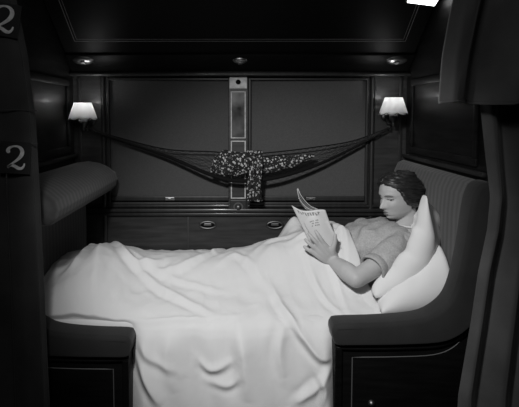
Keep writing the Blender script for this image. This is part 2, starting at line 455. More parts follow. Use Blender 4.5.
# hand laid folds on the unrolled cloth: points (x, distance from the wall edge), width, height
FOLDS = [([(-0.432, 0.953), (-0.259, 0.949), (-0.004, 0.925)], 0.011, 0.009),
         ([(0.126, 0.765), (0.2, 0.941), (0.3, 1.062), (0.365, 1.09)], 0.016, 0.02),
         ([(0.364, 1.105), (0.276, 1.206), (0.21, 1.251)], 0.016, 0.018),
         ([(-0.167, 1.09), (-0.108, 1.122), (-0.023, 1.09)], 0.016, 0.014),
         ([(-0.135, 1.161), (-0.038, 1.179), (0.0, 1.14)], 0.014, 0.01),
         ([(-0.42, 1.062), (-0.358, 1.175), (-0.298, 1.258)], 0.018, 0.02),
         ([(-0.398, 1.026), (-0.349, 1.083), (-0.232, 1.14)], 0.016, 0.01),
         ([(-0.53, 0.559), (-0.336, 0.688), (-0.111, 0.507), (-0.046, 0.028)], 0.018, 0.012),
         ([(-0.112, 0.684), (-0.005, 0.62), (0.14, 0.825)], 0.018, 0.012),
         ([(-0.526, 0.626), (-0.304, 0.801), (-0.093, 0.925)], 0.017, 0.014),
         ([(0.055, 0.626), (0.138, 0.542), (0.286, 0.542)], 0.018, 0.01),
         ([(-0.004, 0.941), (0.012, 1.083), (0.027, 1.251)], 0.028, 0.016),
         ([(0.209, 0.609), (0.324, 0.621), (0.411, 0.752), (0.443, 0.915)], 0.013, 0.014),
         ([(-0.768, 0.028), (-0.533, 0.609), (-0.411, 0.65), (-0.347, 0.62)], 0.02, 0.018),
         ([(-0.802, 0.05), (-0.723, 0.671), (-0.762, 0.801)], 0.02, 0.016),
         ([(-0.672, 0.434), (-0.646, 0.626), (-0.581, 0.945)], 0.026, 0.014),
         ([(-0.788, 0.609), (-0.823, 0.645), (-0.813, 0.801)], 0.02, 0.01),
         ([(-0.407, 0.674), (-0.219, 0.752), (-0.043, 0.801)], 0.014, 0.007),
         ([(0.181, 0.953), (0.156, 1.062), (0.173, 1.168)], 0.02, 0.012),
         ([(-0.274, 0.99), (-0.287, 1.098), (-0.249, 1.22)], 0.026, 0.012),
         ([(0.274, 0.645), (0.334, 0.801), (0.422, 0.936)], 0.012, 0.01),
         ([(0.301, 1.133), (0.327, 1.186), (0.313, 1.255)], 0.012, 0.014),
         ([(-0.323, 0.312), (-0.199, 0.434), (-0.083, 0.609)], 0.014, 0.008),
         ([(0.404, 0.684), (0.473, 0.614), (0.479, 0.801)], 0.01, 0.01)]
FL = []
for pts_, w_, h_ in FOLDS:
    q_ = [(p.x, p.y) for p in spline([(a, b, 0) for a, b in pts_], 6)]
    FL.append((q_, w_, h_, min(a for a, b in q_) - .08, max(a for a, b in q_) + .08, min(b for a, b in q_) - .08, max(b for a, b in q_) + .08))
def foldh(x, s):
    tot = 0
    for q, w_, h_, xa, xb, sa, sb in FL:
        if not (xa < x < xb and sa < s < sb): continue
        best = 1e9; bt = 0; sg = 1; n = len(q) - 1
        for i in range(n):
            ax_, ay_ = q[i]; bx_, by_ = q[i + 1]; dx, dy = bx_ - ax_, by_ - ay_; L2 = dx * dx + dy * dy
            t = ((x - ax_) * dx + (s - ay_) * dy) / L2; t = 0 if t < 0 else 1 if t > 1 else t
            ex, ey = x - ax_ - dx * t, s - ay_ - dy * t; d2 = ex * ex + ey * ey
            if d2 < best: best = d2; bt = (i + t) / n; sg = 1 if dx * ey - dy * ex > 0 else -1
        d = sqrt(best) * sg
        e = sin(pi * min(.97, max(.03, bt))) ** .7
        tot += h_ * e * (exp(-abs(d / w_) ** 1.6) - .45 * exp(-((d - w_ * 1.7) / w_) ** 2))
    return tot
def H(x, y):
    c = 2.40
    z = MT + .022
    am = interp(AMP, x)
    wf = 1 + .55 * smooth01((-.45 - x) / .25)
    d = (y - c) / ((.20 if y < c else .25) * wf)
    z += am * exp(-abs(d) ** 2.6)
    z += .15 * exp(-((x - .27) / .075) ** 2 - ((y - 2.62) / .085) ** 2)
    z += .05 * exp(-((x + .62) / .14) ** 2 - ((y - 2.20) / .16) ** 2)
    p = Vector((x, y))
    z += .010 * noise.noise((x * 5, y * 6, 0)) + .004 * noise.noise((x * 14, y * 16, 5))
    q = noise.noise((x * 8 + 2 * y, y * 5 - 3 * x, 11)); z += .004 * (1 - abs(q) * 3)
    q = noise.noise((x * 15 - 5 * y, y * 12 + 4 * x, 21)); z += .0022 * (1 - abs(q) * 3)
    return z
HEM = [(1.9, .60), (2.06, .60), (2.13, .56), (2.22, .53), (2.32, .50), (2.42, .455), (2.6, .40), (2.98, .42)]
def fcov(u, v):
    L = 1.42; s = v * L
    top = .945
    if s < top: y = 2.960 - s
    else: y = 2.015
    xh = interp(HEM, y); x = -.865 + u * (xh + .865)
    if s < top:
        z = H(x, y) + foldh(x, s)
        if y < 2.13: t = (2.13 - y) / .115; z -= .034 * t * t
        if u > .965: z += .006 * sin((u - .965) / .035 * pi)
    else:
        t = s - top
        z0 = H(x, 2.015) - .034; r = .07
        a0 = .55; a = min(a0 + t / r, pi / 2); tb = (pi / 2 - a0) * r
        y = 2.015 - r * (sin(a) - sin(a0)); z = z0 - r * (cos(a0) - cos(a)) - max(0, t - tb)
        vis = smooth01((x + .47) / .10) * smooth01((.42 - x) / .09)
        fh = foldh(x, s); k = smooth01(t / .06)
        z += fh * (1 - k)
        y -= fh * k * (.3 + .7 * vis) * 1.0
        y -= vis * (.22 * max(0, t - .05) + smooth01(t / .12) * (.010 + .012 * sin(x * 19 + 2.5 * z) + .005 * sin(x * 47 + z * 14)))
        y += .035 * (1 - vis) * smooth01(t / .05)
    return Vector((x, y, z))
bm = grid(290, 270, fcov)
cv = obj('bed_cover', bm, linen, smooth=True)
sm = cv.modifiers.new('solid', 'SOLIDIFY'); sm.thickness = .004; sm.offset = -1
tag(cv, 'white sheet and blanket drawn over her legs and hanging over the aisle edge', 'bedding')

# pillows
def pillow(name, f, label, group=None, pw=3.0, pr=None):
    def fn(sgn):
        def g(u, v):
            l = u * 2 - 1; w_ = v * 2 - 1
            e = max(0, (1 - abs(l) ** (pr if pr and l > 0 else pw))) ** .5 * max(0, (1 - abs(w_) ** pw)) ** .5
            return f(l, w_, sgn * e)
        return g
    bm = grid(60, 60, fn(1)); b2 = grid(60, 60, fn(-1)); me = bpy.data.meshes.new('t'); b2.to_mesh(me); b2.free(); bm.from_mesh(me)
    bmesh.ops.remove_doubles(bm, verts=bm.verts[:], dist=.0008)
    o = obj(name, bm, pillowm, smooth=True)
    return tag(o, label, 'pillow', group)
def p1(l, w_, h):
    a = smooth01((-w_ - .50) / .38)
    near = [(-1, .560, .655), (-.5, .670, .725), (0, .745, .812), (.5, .774, .925), (1, .762, 1.080)]
    xn = lerpt([(q[0], q[1]) for q in near], l); zn = lerpt([(q[0], q[2]) for q in near], l)
    xf = .820 + .045 * l; zf = .815 + .165 * l
    x = xf + (xn - xf) * a; z = zf + (zn - zf) * a
    if l > 0: h *= 1 - a * .55 * l ** 1.6
    th = .048 + .062 * a + .012 * noise.noise((l * 3, w_ * 3, h)) + .006 * noise.noise((l * 9, w_ * 6, h))
    th += .004 * sin(l * 13 + w_ * 9 + 4 * noise.noise((l * 2, w_ * 2, 9))) * (1 - abs(l))
    x += -.82 * th * h; z += .57 * th * h
    y = 2.385 + w_ * .315 * (1 - .04 * l * l)
    return Vector((min(x, .868), y, z))
pillow('pillow', p1, 'upright white pillow propped behind her head, its corner pointing up')
def p2(l, w_, h):
    t = (l + 1) / 2
    x = .570 + .292 * t; y = 2.310 + w_ * .290
    if h <= 0: z = MT + .014 + .03 * h * t
    else: z = MT + .014 + h ** .8 * (.050 + .235 * t ** .9) + (.010 * noise.noise((x * 14, y * 9, 8)) + .006 * noise.noise((x * 26, y * 20, 2))) * h
    return Vector((min(x, .862), y, max(z, MT + .012)))
pillow('pillow', p2, 'lower white pillow lying flat beneath the upright one, against the seat back', None, 4.5, 14)

# ================================================================ person
def V(*a): return Vector(a)
pe = empty('person', (.27, 2.41, MT)); O = Vector(pe.location)
def limb(bm, pts, rads, n=20, sub=5):
    P = spline(pts, sub); Rr = []
    for i in range(len(P)):
        q = i / sub; k = min(int(q), len(rads) - 2); t = q - k; Rr.append(rads[k] * (1 - t) + rads[k + 1] * t)
    tube(bm, P, Rr, n)
    for p, r in ((P[0], Rr[0]), (P[-1], Rr[-1])):
        bmesh.ops.create_uvsphere(bm, u_segments=16, v_segments=10, radius=r * .995, matrix=Matrix.Translation(p))
def torso(bm, secs, n=32, ex=2.4):
    # secs: centre, half width (y), half depth (normal)
    up = V(-.30, 0, .954); rings = []
    S = []
    for i in range(len(secs) - 1):
        for k in range(5):
            t = k / 5; a, b = secs[i], secs[i + 1]; S.append((a[0].lerp(b[0], t), a[1] + (b[1] - a[1]) * t, a[2] + (b[2] - a[2]) * t))
    S.append(secs[-1])
    for c, hw, hd in S:
        ring = []
        for k in range(n):
            a = 2 * pi * k / n; ca, sa = cos(a), sin(a)
            X = math.copysign(abs(ca) ** (2 / ex), ca) * hw; Z = math.copysign(abs(sa) ** (2 / ex), sa) * hd
            ring.append(bm.verts.new(c + V(0, X, 0) + up * Z))
        rings.append(ring)
    for A, B in zip(rings, rings[1:]):
        for k in range(n): bm.faces.new((A[k], A[(k + 1) % n], B[(k + 1) % n], B[k]))
    bm.faces.new(rings[0][::-1]); bm.faces.new(rings[-1])
# head frame
HC = V(.742, 2.395, 1.034)
yaw = R(24); fwd = V(-cos(yaw) * cos(R(9)), -sin(yaw) * cos(R(9)), -sin(R(9))); 
left = V(sin(yaw), -cos(yaw), 0).normalized(); upv = fwd.cross(left).normalized()
if upv.z < 0: upv = -upv
def hp(f, l, u): return HC + fwd * (f * 1.02) + left * (l * .97) + upv * (u * .885)
HT = [(.114, .012, -.022, .016), (.108, .040, -.052, .036), (.095, .062, -.074, .053), (.075, .078, -.090, .066), (.05, .087, -.099, .073), (.02, .088, -.101, .076), (0, .084, -.099, .075),
      (-.03, .084, -.088, .070), (-.055, .083, -.070, .063), (-.08, .079, -.050, .054), (-.10, .072, -.034, .041), (-.113, .055, -.02, .026), (-.118, .03, -.0, .010)]
def gau(x, m, s): return exp(-((x - m) / s) ** 2)
def head_pt(ang, u, off=0):
    fr = lerpt([(r[0], r[1]) for r in HT[::-1]], u); bk = lerpt([(r[0], r[2]) for r in HT[::-1]], u); wd = lerpt([(r[0], r[3]) for r in HT[::-1]], u)
    cf = (fr + bk) / 2; c = cos(ang); s = sin(ang)
    mid = -.010
    f = mid + (fr - mid) * math.copysign(abs(c) ** .85, c) if c > 0 else mid + (mid - bk) * c
    l = wd * math.copysign(abs(s) ** .92, s)
    if c > 0 and off == 0:
        yl = l
        nose = gau(yl, 0, .0095 + .004 * gau(u, -.038, .012)) * interp([(-.056, 0), (-.050, .014), (-.040, .031), (-.030, .026), (-.005, .013), (.010, .005), (.03, .001)], u)
        f += nose
        f -= .012 * (gau(yl, .032, .017) + gau(yl, -.032, .017)) * gau(u, .004, .014)      # sockets
        f += .005 * gau(u, .026, .012) * gau(abs(yl), .03, .03)                             # brow
        f += .006 * (gau(yl, .04, .02) + gau(yl, -.04, .02)) * gau(u, -.03, .02)             # cheek bones
        f += .007 * gau(yl, 0, .020) * (gau(u, -.066, .0065) + gau(u, -.079, .007))          # lips
        f -= .003 * gau(yl, 0, .02) * gau(u, -.0725, .003)
        f -= .004 * gau(yl, 0, .022) * gau(u, -.090, .006)
        f += .006 * gau(yl, 0, .018) * gau(u, -.104, .012)                                   # chin
    return f, l
bm = bmesh.new()
def fhead(u_, v_):
    u = -.1178 + v_ * (.114 + .1178); a = u_ * 2 * pi
    f, l = head_pt(a, u); return hp(f, l, u)
g = grid(110, 120, fhead, True); bmesh.ops.holes_fill(g, edges=[e for e in g.edges if e.is_boundary])
me = bpy.data.meshes.new('t'); g.to_mesh(me); g.free(); bm.from_mesh(me)
NB = V(.775, 2.42, .865)      # neck base
limb(bm, [hp(-.025, 0, -.05), hp(-.030, 0, -.105), NB, NB + V(-.02, 0, -.04)], [.050, .047, .056, .07])
# torso
TS = [(V(.30, 2.41, .705), .165, .085), (V(.42, 2.41, .735), .150, .085), (V(.53, 2.41, .775), .135, .090), (V(.62, 2.41, .805), .150, .103), (V(.70, 2.41, .825), .165, .092), (V(.755, 2.415, .845), .150, .062), (V(.785, 2.42, .862), .085, .045)]
torso(bm, [(c, a - .012, b - .012) for c, a, b in TS])
# near arm (her left)
SH = V(.722, 2.270, .835); EL = V(.484, 2.105, .730); WR = V(.405, 2.240, .772)
limb(bm, [SH, SH.lerp(EL, .5) + V(0, -.012, -.004), EL], [.050, .046, .038])
limb(bm, [EL, EL.lerp(WR, .35) + V(-.004, -.006, .004), EL.lerp(WR, .75), WR], [.038, .041, .031, .024])
# near hand on the magazine cover
def hand(W, kn, side, nrm, cur, fl=1.0, thumb=None):
    # W wrist, kn knuckle centre, side = unit towards index finger, nrm = unit away from palm
    d = (kn - W).normalized()
    for k, s in enumerate((.030, .010, -.010, -.029)):
        a = W + side * s * .55; b = kn + side * s + d * (-.003 * abs(k - 1))
        limb(bm, [a, a.lerp(b, .5) + nrm * .004, b], [.0165, .0150, .0115], 12, 3)
        L = (.070, .078, .072, .056)[k] * fl; dd = (d + side * (.22, .06, -.08, -.24)[k]).normalized()
        P = [b]; ang = 0
        for q, seg in enumerate((.45, .30, .25)):
            ang += cur[q]; P.append(P[-1] + (dd * cos(ang) - nrm * sin(ang)) * L * seg)
        limb(bm, P, [.0105, .0095, .0088, .0072], 10, 3)
    if thumb:
        limb(bm, [W + side * .018] + thumb, [.018, .0135, .0110, .0085], 12, 3)
KN = V(.345, 2.222, .828)
dH = (KN - WR).normalized(); nrm = V(-.25, -.93, .10); nrm = (nrm - dH * nrm.dot(dH)).normalized(); side = nrm.cross(dH).normalized()
if side.z < 0 and side.x < 0: side = -side
if side.dot(V(.5, 0, .8)) < 0: side = -side
hand(WR, KN, side, nrm, (R(6), R(14), R(18)), 1.0, [V(.405, 2.218, .822), V(.412, 2.212, .855), V(.414, 2.214, .888)])
# far arm, hand behind the magazine
SH2 = V(.72, 2.575, .835); EL2 = V(.47, 2.66, .775); WR2 = V(.37, 2.46, .81)
limb(bm, [SH2, SH2.lerp(EL2, .5), EL2], [.050, .045, .038]); limb(bm, [EL2, EL2.lerp(WR2, .5), WR2], [.038, .036, .024])
KN2 = V(.335, 2.39, .850); d2 = (KN2 - WR2).normalized(); n2 = V(-.8, .3, -.2); n2 = (n2 - d2 * n2.dot(d2)).normalized(); s2 = n2.cross(d2).normalized()
if s2.z < 0: s2 = -s2
hand(WR2, KN2, s2, n2, (R(20), R(30), R(30)), .95, [WR2 + s2 * .03 + d2 * .02, WR2 + s2 * .045 + d2 * .045, WR2 + s2 * .048 + d2 * .07])
# legs under the cover
for sy in (-1, 1):
    limb(bm, [V(.30, 2.41 + sy * .085, .690), V(-.14, 2.41 + sy * .085, .678), V(-.54, 2.41 + sy * .06, .655)], [.082, .055, .036])
    limb(bm, [V(-.555, 2.41 + sy * .06, .640), V(-.60, 2.41 + sy * .07, .70), V(-.615, 2.41 + sy * .075, .755)], [.034, .030, .018])
for v in bm.verts: v.co -= O
bmesh.ops.recalc_face_normals(bm, faces=bm.faces[:])
body = obj('body', bm, skin, pe, True)
remesh(body, .0036, 3)

# blouse
bm = bmesh.new()
torso(bm, [(c, a + .004, b + .004) for c, a, b in TS[:-1]] + [(V(.772, 2.42, .856), .100, .052)])
CU = SH.lerp(EL, .52)
limb(bm, [SH + V(.01, .02, 0), SH.lerp(EL, .25) + V(0, -.006, 0), CU + V(0, -.012, -.004)], [.058, .062, .060])
CU2 = SH2.lerp(EL2, .5)
limb(bm, [SH2 + V(.01, -.02, 0), SH2.lerp(EL2, .25), CU2], [.058, .062, .060])
# bust
for sy in (-1, 1):
    bmesh.ops.create_uvsphere(bm, u_segments=20, v_segments=14, radius=.062, matrix=Matrix.Translation(V(.600, 2.41 + sy * .075, .855)) @ Matrix.Diagonal((1, 1, .8, 1)))
for v in bm.verts: v.co -= O
bmesh.ops.recalc_face_normals(bm, faces=bm.faces[:])
bl = obj('blouse', bm, blousem, pe, True); remesh(bl, .006, 5)
for v in bl.data.vertices:
    p = v.co; n_ = v.normal
    r = noise.noise((p.x * 10 + p.z * 6, p.y * 16, p.z * 14)); r = 1 - abs(r) * 2.4
    v.co = p + n_ * (.005 * r + .003 * noise.noise((p.x * 26 + p.z * 20, p.y * 18, p.z * 20)) + .0035 * sin(p.x * 55 - p.y * 60 + 5 * noise.noise((p.x * 7, p.y * 7, 2))))
bl['label'] = 'grey short-sleeved blouse'
# sleeve cuff
D = (EL - SH).normalized(); S1 = D.cross(V(0, 0, 1)).normalized(); S2 = S1.cross(D)
bm = bmesh.new(); C = CU + D * .038 + V(0, -.012, -.004)
prof = [(.054, -.026), (.0600, -.022), (.0620, 0), (.0635, .012), (.0600, .014), (.054, .012), (.050, .008)]
rg = []
for r, t in prof: rg.append([bm.verts.new(C + D * t + (S1 * cos(2 * pi * k / 28) + S2 * sin(2 * pi * k / 28)) * r * (1 + .03 * sin(3 * 2 * pi * k / 28)) - O) for k in range(28)])
for A, B in zip(rg, rg[1:]):
    for k in range(28): bm.faces.new((A[k], A[(k + 1) % 28], B[(k + 1) % 28], B[k]))
obj('sleeve_cuff', bm, blousem, bl, True)
# collar round the neck with white piping
NA = (NB - hp(-.030, 0, -.105)).normalized(); NC = hp(-.030, 0, -.105).lerp(NB, .72)
N1 = NA.cross(V(0, 1, 0)).normalized(); N2 = NA.cross(N1).normalized()
if N1.x > 0: N1 = -N1
def ncp(a, rr, t): return NC + (N1 * cos(a) + N2 * sin(a)) * rr + NA * t - O
bm = grid(50, 6, lambda u, v: ncp(.35 + u * (2 * pi - .7), .060 + .034 * v, -.006 + .026 * v * v + .012 * v))
co = obj('collar', bm, blousem, bl, True); m_ = co.modifiers.new('s', 'SOLIDIFY'); m_.thickness = .005
pp = obj('piping', tube(bmesh.new(), [ncp(.35 + k / 50 * (2 * pi - .7), .0610, -.010) for k in range(51)], .0042, 6), whitecloth, co, True); pp['label'] = 'white collar edge'

# hair
def fhair(u_, v_):
    a = u_ * 2 * pi; aa = a if a <= pi else 2 * pi - a      # 0 front .. pi back
    u = -.088 + v_ * (.114 + .088)
    f, l = head_pt(a, u, off=1)
    line = interp([(-.09, R(105)), (-.06, R(92)), (-.03, R(72)), (.0, R(62)), (.03, R(56)), (.055, R(46)), (.072, R(25)), (.082, R(-10))], u)
    k = smooth01((aa - line) / R(14))
    th = .015 + .012 * smooth01((aa - R(80)) / R(60)) * smooth01((.07 - u) / .06) + .002 * gau(u, .085, .016) * smooth01((R(70) - aa) / R(40))
    sw = u - .030 * cos(aa * 1.1)
    wave = .0035 * sin(sw * 150 + 1.5 * sin(aa * 3)) * smooth01((aa - R(30)) / R(40)) + .0018 * sin(sw * 520 + 4 * noise.noise((f * 20, l * 20, u * 20))) + .003 * noise.noise((f * 30, l * 30, u * 30)) * smooth01((aa - R(50)) / R(30))
    th += wave * k
    low = smooth01((u + .088) / .03)
    off = -.010 * (1 - k) + th * k * low - .02 * (1 - low)
    d = V(f + .005, l, (u - .0) * .55); d = d / max(d.length, 1e-5)
    up_b = off * (.85 if u > .08 else .4 * max(0, u / .08)) if off > 0 else 0
    s = 1 if u < .1 else 1
    return hp(f + d.x * off, l + d.y * off, u + up_b) - O
bm = grid(200, 110, fhair, True); bmesh.ops.holes_fill(bm, edges=[e for e in bm.edges if e.is_boundary])
obj('hair', bm, hairm, pe, True)
# facial parts
def patch(name, cl, cu, hw, hh, off, m, ns=13, ms=7, bend=0, thick=.002, inner=None):
    bm = bmesh.new(); rows = []
    def pos(l, u, o):
        # invert for the angle at this l
        best = None
        wd = lerpt([(r[0], r[3]) for r in HT[::-1]], u); s = max(-.98, min(.98, math.copysign(abs(l / wd) ** (1 / .92), l)))
        a = math.asin(s); f, ll = head_pt(a, u); return hp(f + o, l, u) - O
    for j in range(ms):
        rows.append([])
        for i in range(ns):
            s = i / (ns - 1) * 2 - 1; t = j / (ms - 1) * 2 - 1
            e = sqrt(max(0, 1 - s * s)) * .94 + .06
            rows[-1].append(bm.verts.new(pos(cl + s * hw, cu + t * hh * e + bend * (1 - s * s), off + thick * (1 - t * t) * e)))
    for j in range(ms - 1):
        for i in range(ns - 1): bm.faces.new((rows[j][i], rows[j][i + 1], rows[j + 1][i + 1], rows[j + 1][i]))
    return obj(name, bm, m, pe, True)
for s in (-1, 1):
    patch('eye', s * .033, .000, .0135, .0045, .0022, eyew, bend=.001, thick=.004)
    patch('iris', s * .034, -.0005, .0055, .0042, .0030, darkm, bend=0, thick=.0045)
    patch('eyelid', s * .033, .0055, .0150, .0040, .0022, skin, bend=.003, thick=.0065)
    patch('lashes', s * .033, .0022, .0155, .0014, .0050, darkm, bend=.0028, thick=.003)
    patch('eyebrow', s * .034, .0215, .0190, .0022, .0015, eyeb, bend=.004, thick=.0018)
patch('upper_lip', 0, -.0665, .0190, .0036, .0012, lipm, bend=.002, thick=.0020)
patch('lower_lip', 0, -.0775, .0165, .0042, .0012, lipm, bend=-.001, thick=.0025)
tag(pe, 'person lying under the white sheet in a grey blouse, reading a magazine', 'person')

# ================================================================ magazine
mg = empty('magazine', (.36, 2.27, .80)); MO = Vector(mg.location)
A_ = V(.232, 2.300, 1.005); B_ = V(.378, 2.262, .978); C_ = V(.470, 2.285, .760); D_ = V(.335, 2.285, .800)
def mpage(u, v, bulge, A=A_, B=B_, C=C_, D=D_):
    p = A.lerp(B, u).lerp(D.lerp(C, u), v)
    n_ = V(-.35, -.93, .12)
    return p + n_ * bulge * (sin(u * pi) * .9 + .3 * sin(v * pi)) - MO
def leafgrid(fn, m, name, parent, t=.0012, nu=22, nv=26):
    o = obj(name, grid(nu, nv, fn), m, parent, True); s = o.modifiers.new('s', 'SOLIDIFY'); s.thickness = t; s.offset = 0
    return o
def curl(u, v, b, dy):
    p = mpage(u, v, b); p.y += dy; k = (1 - v) ** 3 * (1 - u) ** 2
    p.x += .0; p.z -= .012 * sin(u * pi * 1.5) * (1 - v) ** 2
    return p
leafgrid(lambda u, v: curl(u, v, .016, 0), paper, 'front_cover', mg, .0012)
for k in range(1, 4):
    leafgrid(lambda u, v, k=k: curl(u, v, .016 - .001 * k, .0028 * k), paperd if k < 3 else paper, 'page', mg, .0022)
# the half folded back, seen almost edge-on
def back(u, v, dy=0):
    top = spline([V(.262, 2.335, 1.075), V(.276, 2.325, 1.035), V(.312, 2.305, .996), V(.372, 2.275, .978)], 8)
    q = u * (len(top) - 1); i = min(int(q), len(top) - 2); p = top[i].lerp(top[i + 1], q - i)
    return p + V(.020, .15, -.040) * v + V(.0035, 0, .0045) * dy * (.4 + sin(pi * u)) - MO
for k in range(3):
    leafgrid(lambda u, v, k=k: back(u, v, k * 1.0 - 1), paper if k != 1 else paperd, 'page', mg, .0022)
# leaf curled over the front of the cover
A2, B2, C2, D2 = V(.273, 2.272, .944), V(.373, 2.255, .977), V(.488, 2.262, .752), V(.365, 2.268, .790)
def leaf(u, v):
    p = A2.lerp(B2, u).lerp(D2.lerp(C2, u), v); p.z += .012 * sin(pi * u) * (1 - v)
    return p + V(-.3, -.93, .1) * (.016 * sin(pi * min(1, u * 1.15)) - .018 * (1 - v) ** 6) - MO
leafgrid(leaf, paper, 'curled_leaf', mg, .0012)
# printed title and lines on the cover
def onc(u, v): p = curl(u, v, .016, 0); return p + V(-.35, -.93, .12) * .0018
def strip(us, vs, wdt, onc=onc):
    bm = bmesh.new(); a = [bm.verts.new(onc(u, v - wdt)) for u, v in zip(us, vs)]; b = [bm.verts.new(onc(u, v + wdt)) for u, v in zip(us, vs)]
    for i in range(len(a) - 1): bm.faces.new((a[i], a[i + 1], b[i + 1], b[i]))
    return bm
bm = bmesh.new()
def addb(b):
    me = bpy.data.meshes.new('t'); b.to_mesh(me); b.free(); bm.from_mesh(me)
for k in range(9):   # title as a run of letter strokes
    u = .16 + k * .075
    addb(strip([u, u + .012, u + .024], [.075 + .012 * sin(k * 2.1)] * 3, .026 if k % 3 else .036))
    addb(strip([u, u + .03, u + .055], [.052 + .045 * (k % 2)] * 3, .006))
obj('cover_title', bm, ink, mg); bm = bmesh.new()
for r, (u0, u1) in enumerate(((.25, .62), (.30, .58), (.25, .66))):
    nseg = 6
    for k in range(nseg):
        if (k + r) % 4 != 3: addb(strip([u0 + (u1 - u0) * (k + t * .7) / nseg for t in (0, .5, 1)], [.14 + r * .05] * 3, .010, lambda u, v: leaf(u, v) + V(-.3, -.93, .1) * .0016))
obj('cover_text', bm, ink, mg)
tag(mg, 'open magazine with printed cover held up in her hands', 'magazine')

# ================================================================ wall lamps
def lamp(x, y, zb, label, first=None):
    root = empty('wall_lamp', (x, y, zb))
    H_ = .087; N = 96
    bm = bmesh.new()
    def fr(a, z): return 1
    rings = []
    for j in range(9):
        t = j / 8; ring = []
        for k in range(N):
            a = 2 * pi * k / N; sc = abs(sin(a * 4))
            r = .047 + (.075 - .047) * t + .004 * t * t
            r *= 1 - .045 * (1 - sc) * (.4 + .6 * t) + .006 * sin(a * 48)
            z = H_ * (1 - t) - .010 * sc * t ** 4
            ring.append(bm.verts.new((r * cos(a), r * sin(a), z)))
        rings.append(ring)
    for A, B in zip(rings, rings[1:]):
        for k in range(N): bm.faces.new((A[k], A[(k + 1) % N], B[(k + 1) % N], B[k]))
    sh = obj('lamp_shade', bm, silk, root, True); s = sh.modifiers.new('s', 'SOLIDIFY'); s.thickness = .001
    bm = bmesh.new(); tube(bm, [(v.co.x, v.co.y, v.co.z) for v in []] or [(.0475 * cos(2 * pi * k / 40), .0475 * sin(2 * pi * k / 40), H_) for k in range(40)], .0022, 6, True)
    obj('shade_rim', bm, netm, sh, True)
    bm = bmesh.new(); tube(bm, [((.078 - .0035 * (1 - abs(sin(a * 4)))) * cos(a) * 1.0, (.078 - .0035 * (1 - abs(sin(a * 4)))) * sin(a), -.010 * abs(sin(a * 4))) for a in [2 * pi * k / 96 for k in range(96)]], .0018, 6, True)
    obj('shade_trim', bm, brass2, sh, True)
    obj('bulb', solid_lathe([(.003, .070), (.012, .064), (.017, .050), (.015, .036), (.010, .024), (.009, .018)], (0, 0, 0), 20), bulbm, root, True)
    obj('socket', solid_lathe([(.010, .020), (.013, .012), (.013, -.004), (.022, -.010), (.024, -.024), (.018, -.036), (.010, -.046), (.006, -.056), (.010, -.062), (.004, -.068)], (0, 0, 0), 24), brass2, root, True)
    bm = bmesh.new(); sx = 1 if x > 0 else -1
    tube(bm, spline([(0, 0, -.035), (0, .03, -.055), (0, .075, -.060), (0, .118, -.040), (0, YW - y - .012, -.020)], 6), .0055, 8)
    obj('arm', bm, brass2, root, True)
    obj('wall_plate', solid_lathe([(.026, 0), (.026, -.006), (.018, -.012), (.008, -.014)], (0, YW - y, -.020), 24, 'Y'), brass2, root, True)
    l = bpy.data.lights.new('bulb_light', 'POINT'); l.energy = .42; l.shadow_soft_size = .02
    lo = bpy.data.objects.new('bulb_light', l); COL.objects.link(lo); lo.parent = root; lo.location = (0, 0, .085)
    tag(root, label, 'lamp', None)
    return root
lamp(-.862, 2.84, 1.392, 'lit wall lamp with pale scalloped shade in the left corner')
lamp(.842, 2.84, 1.420, 'lit wall lamp with pale scalloped shade in the right corner above her head')

# ================================================================ hammock and garment
hm = empty('hammock', (0, 2.9, 1.3)); HO = Vector(hm.location)
LO = spline([V(-.875, 2.955, 1.335), V(-.70, 2.95, 1.268), V(-.42, 2.925, 1.178), V(-.16, 2.895, 1.072), (0, 2.885, 1.040), V(.20, 2.89, 1.058), V(.42, 2.92, 1.120), V(.65, 2.95, 1.222), V(.86, 2.955, 1.335)], 12)
UP = spline([V(-.875, 2.965, 1.338), V(-.70, 2.955, 1.282), V(-.42, 2.94, 1.215), V(-.16, 2.95, 1.200), (0, 2.95, 1.185), V(.20, 2.95, 1.198), V(.42, 2.945, 1.225), V(.65, 2.96, 1.262), V(.86, 2.965, 1.338)], 12)
bm = bmesh.new(); nL = len(LO)
tube(bm, [p - HO for p in LO], [.0045 + .007 * sin(pi * i / (nL - 1)) for i in range(nL)], 8); 
obj('lower_cord', bm, netd, hm, True)
bm = bmesh.new(); tube(bm, [p - HO for p in UP], .0035, 8); obj('upper_cord', bm, netd, hm, True)
def netp(s, t):
    q = s * (nL - 1); i = min(int(q), nL - 2); a = LO[i].lerp(LO[i + 1], q - i); b = UP[i].lerp(UP[i + 1], q - i)
    p = a.lerp(b, t); p.y -= .02 * sin(pi * t) * sin(pi * s)
    p.y = min(p.y, 2.97); return p - HO
bm = bmesh.new()
K = 46
for k in range(-6, K):
    for dr in (1, -1):
        pts = []
        for j in range(9):
            t = j / 8; s = (k + (t * 7 if dr > 0 else 7 - t * 7)) / K
            if .02 <= s <= .98: pts.append(netp(s, t))
        if len(pts) > 2: tube(bm, pts, .0008, 4)
for t in (.3, .55, .8):
    tube(bm, [netp(.03 + .94 * i / 60, t) for i in range(61)], .0011, 4)
ne = obj('netting', bm, netm, hm); ne['kind'] = 'stuff'
for sx in (-1, 1):
    bm = bmesh.new(); x = -.875 if sx < 0 else .86
    tube(bm, [V(x, 2.999, 1.345) - HO, V(x, 2.965, 1.345) - HO, V(x, 2.955, 1.330) - HO, V(x, 2.960, 1.322) - HO], .005, 8)
    obj('hook', bm, brass, hm, True)
tag(hm, 'dark net hammock strung across the windows between the two lamps', 'hammock')
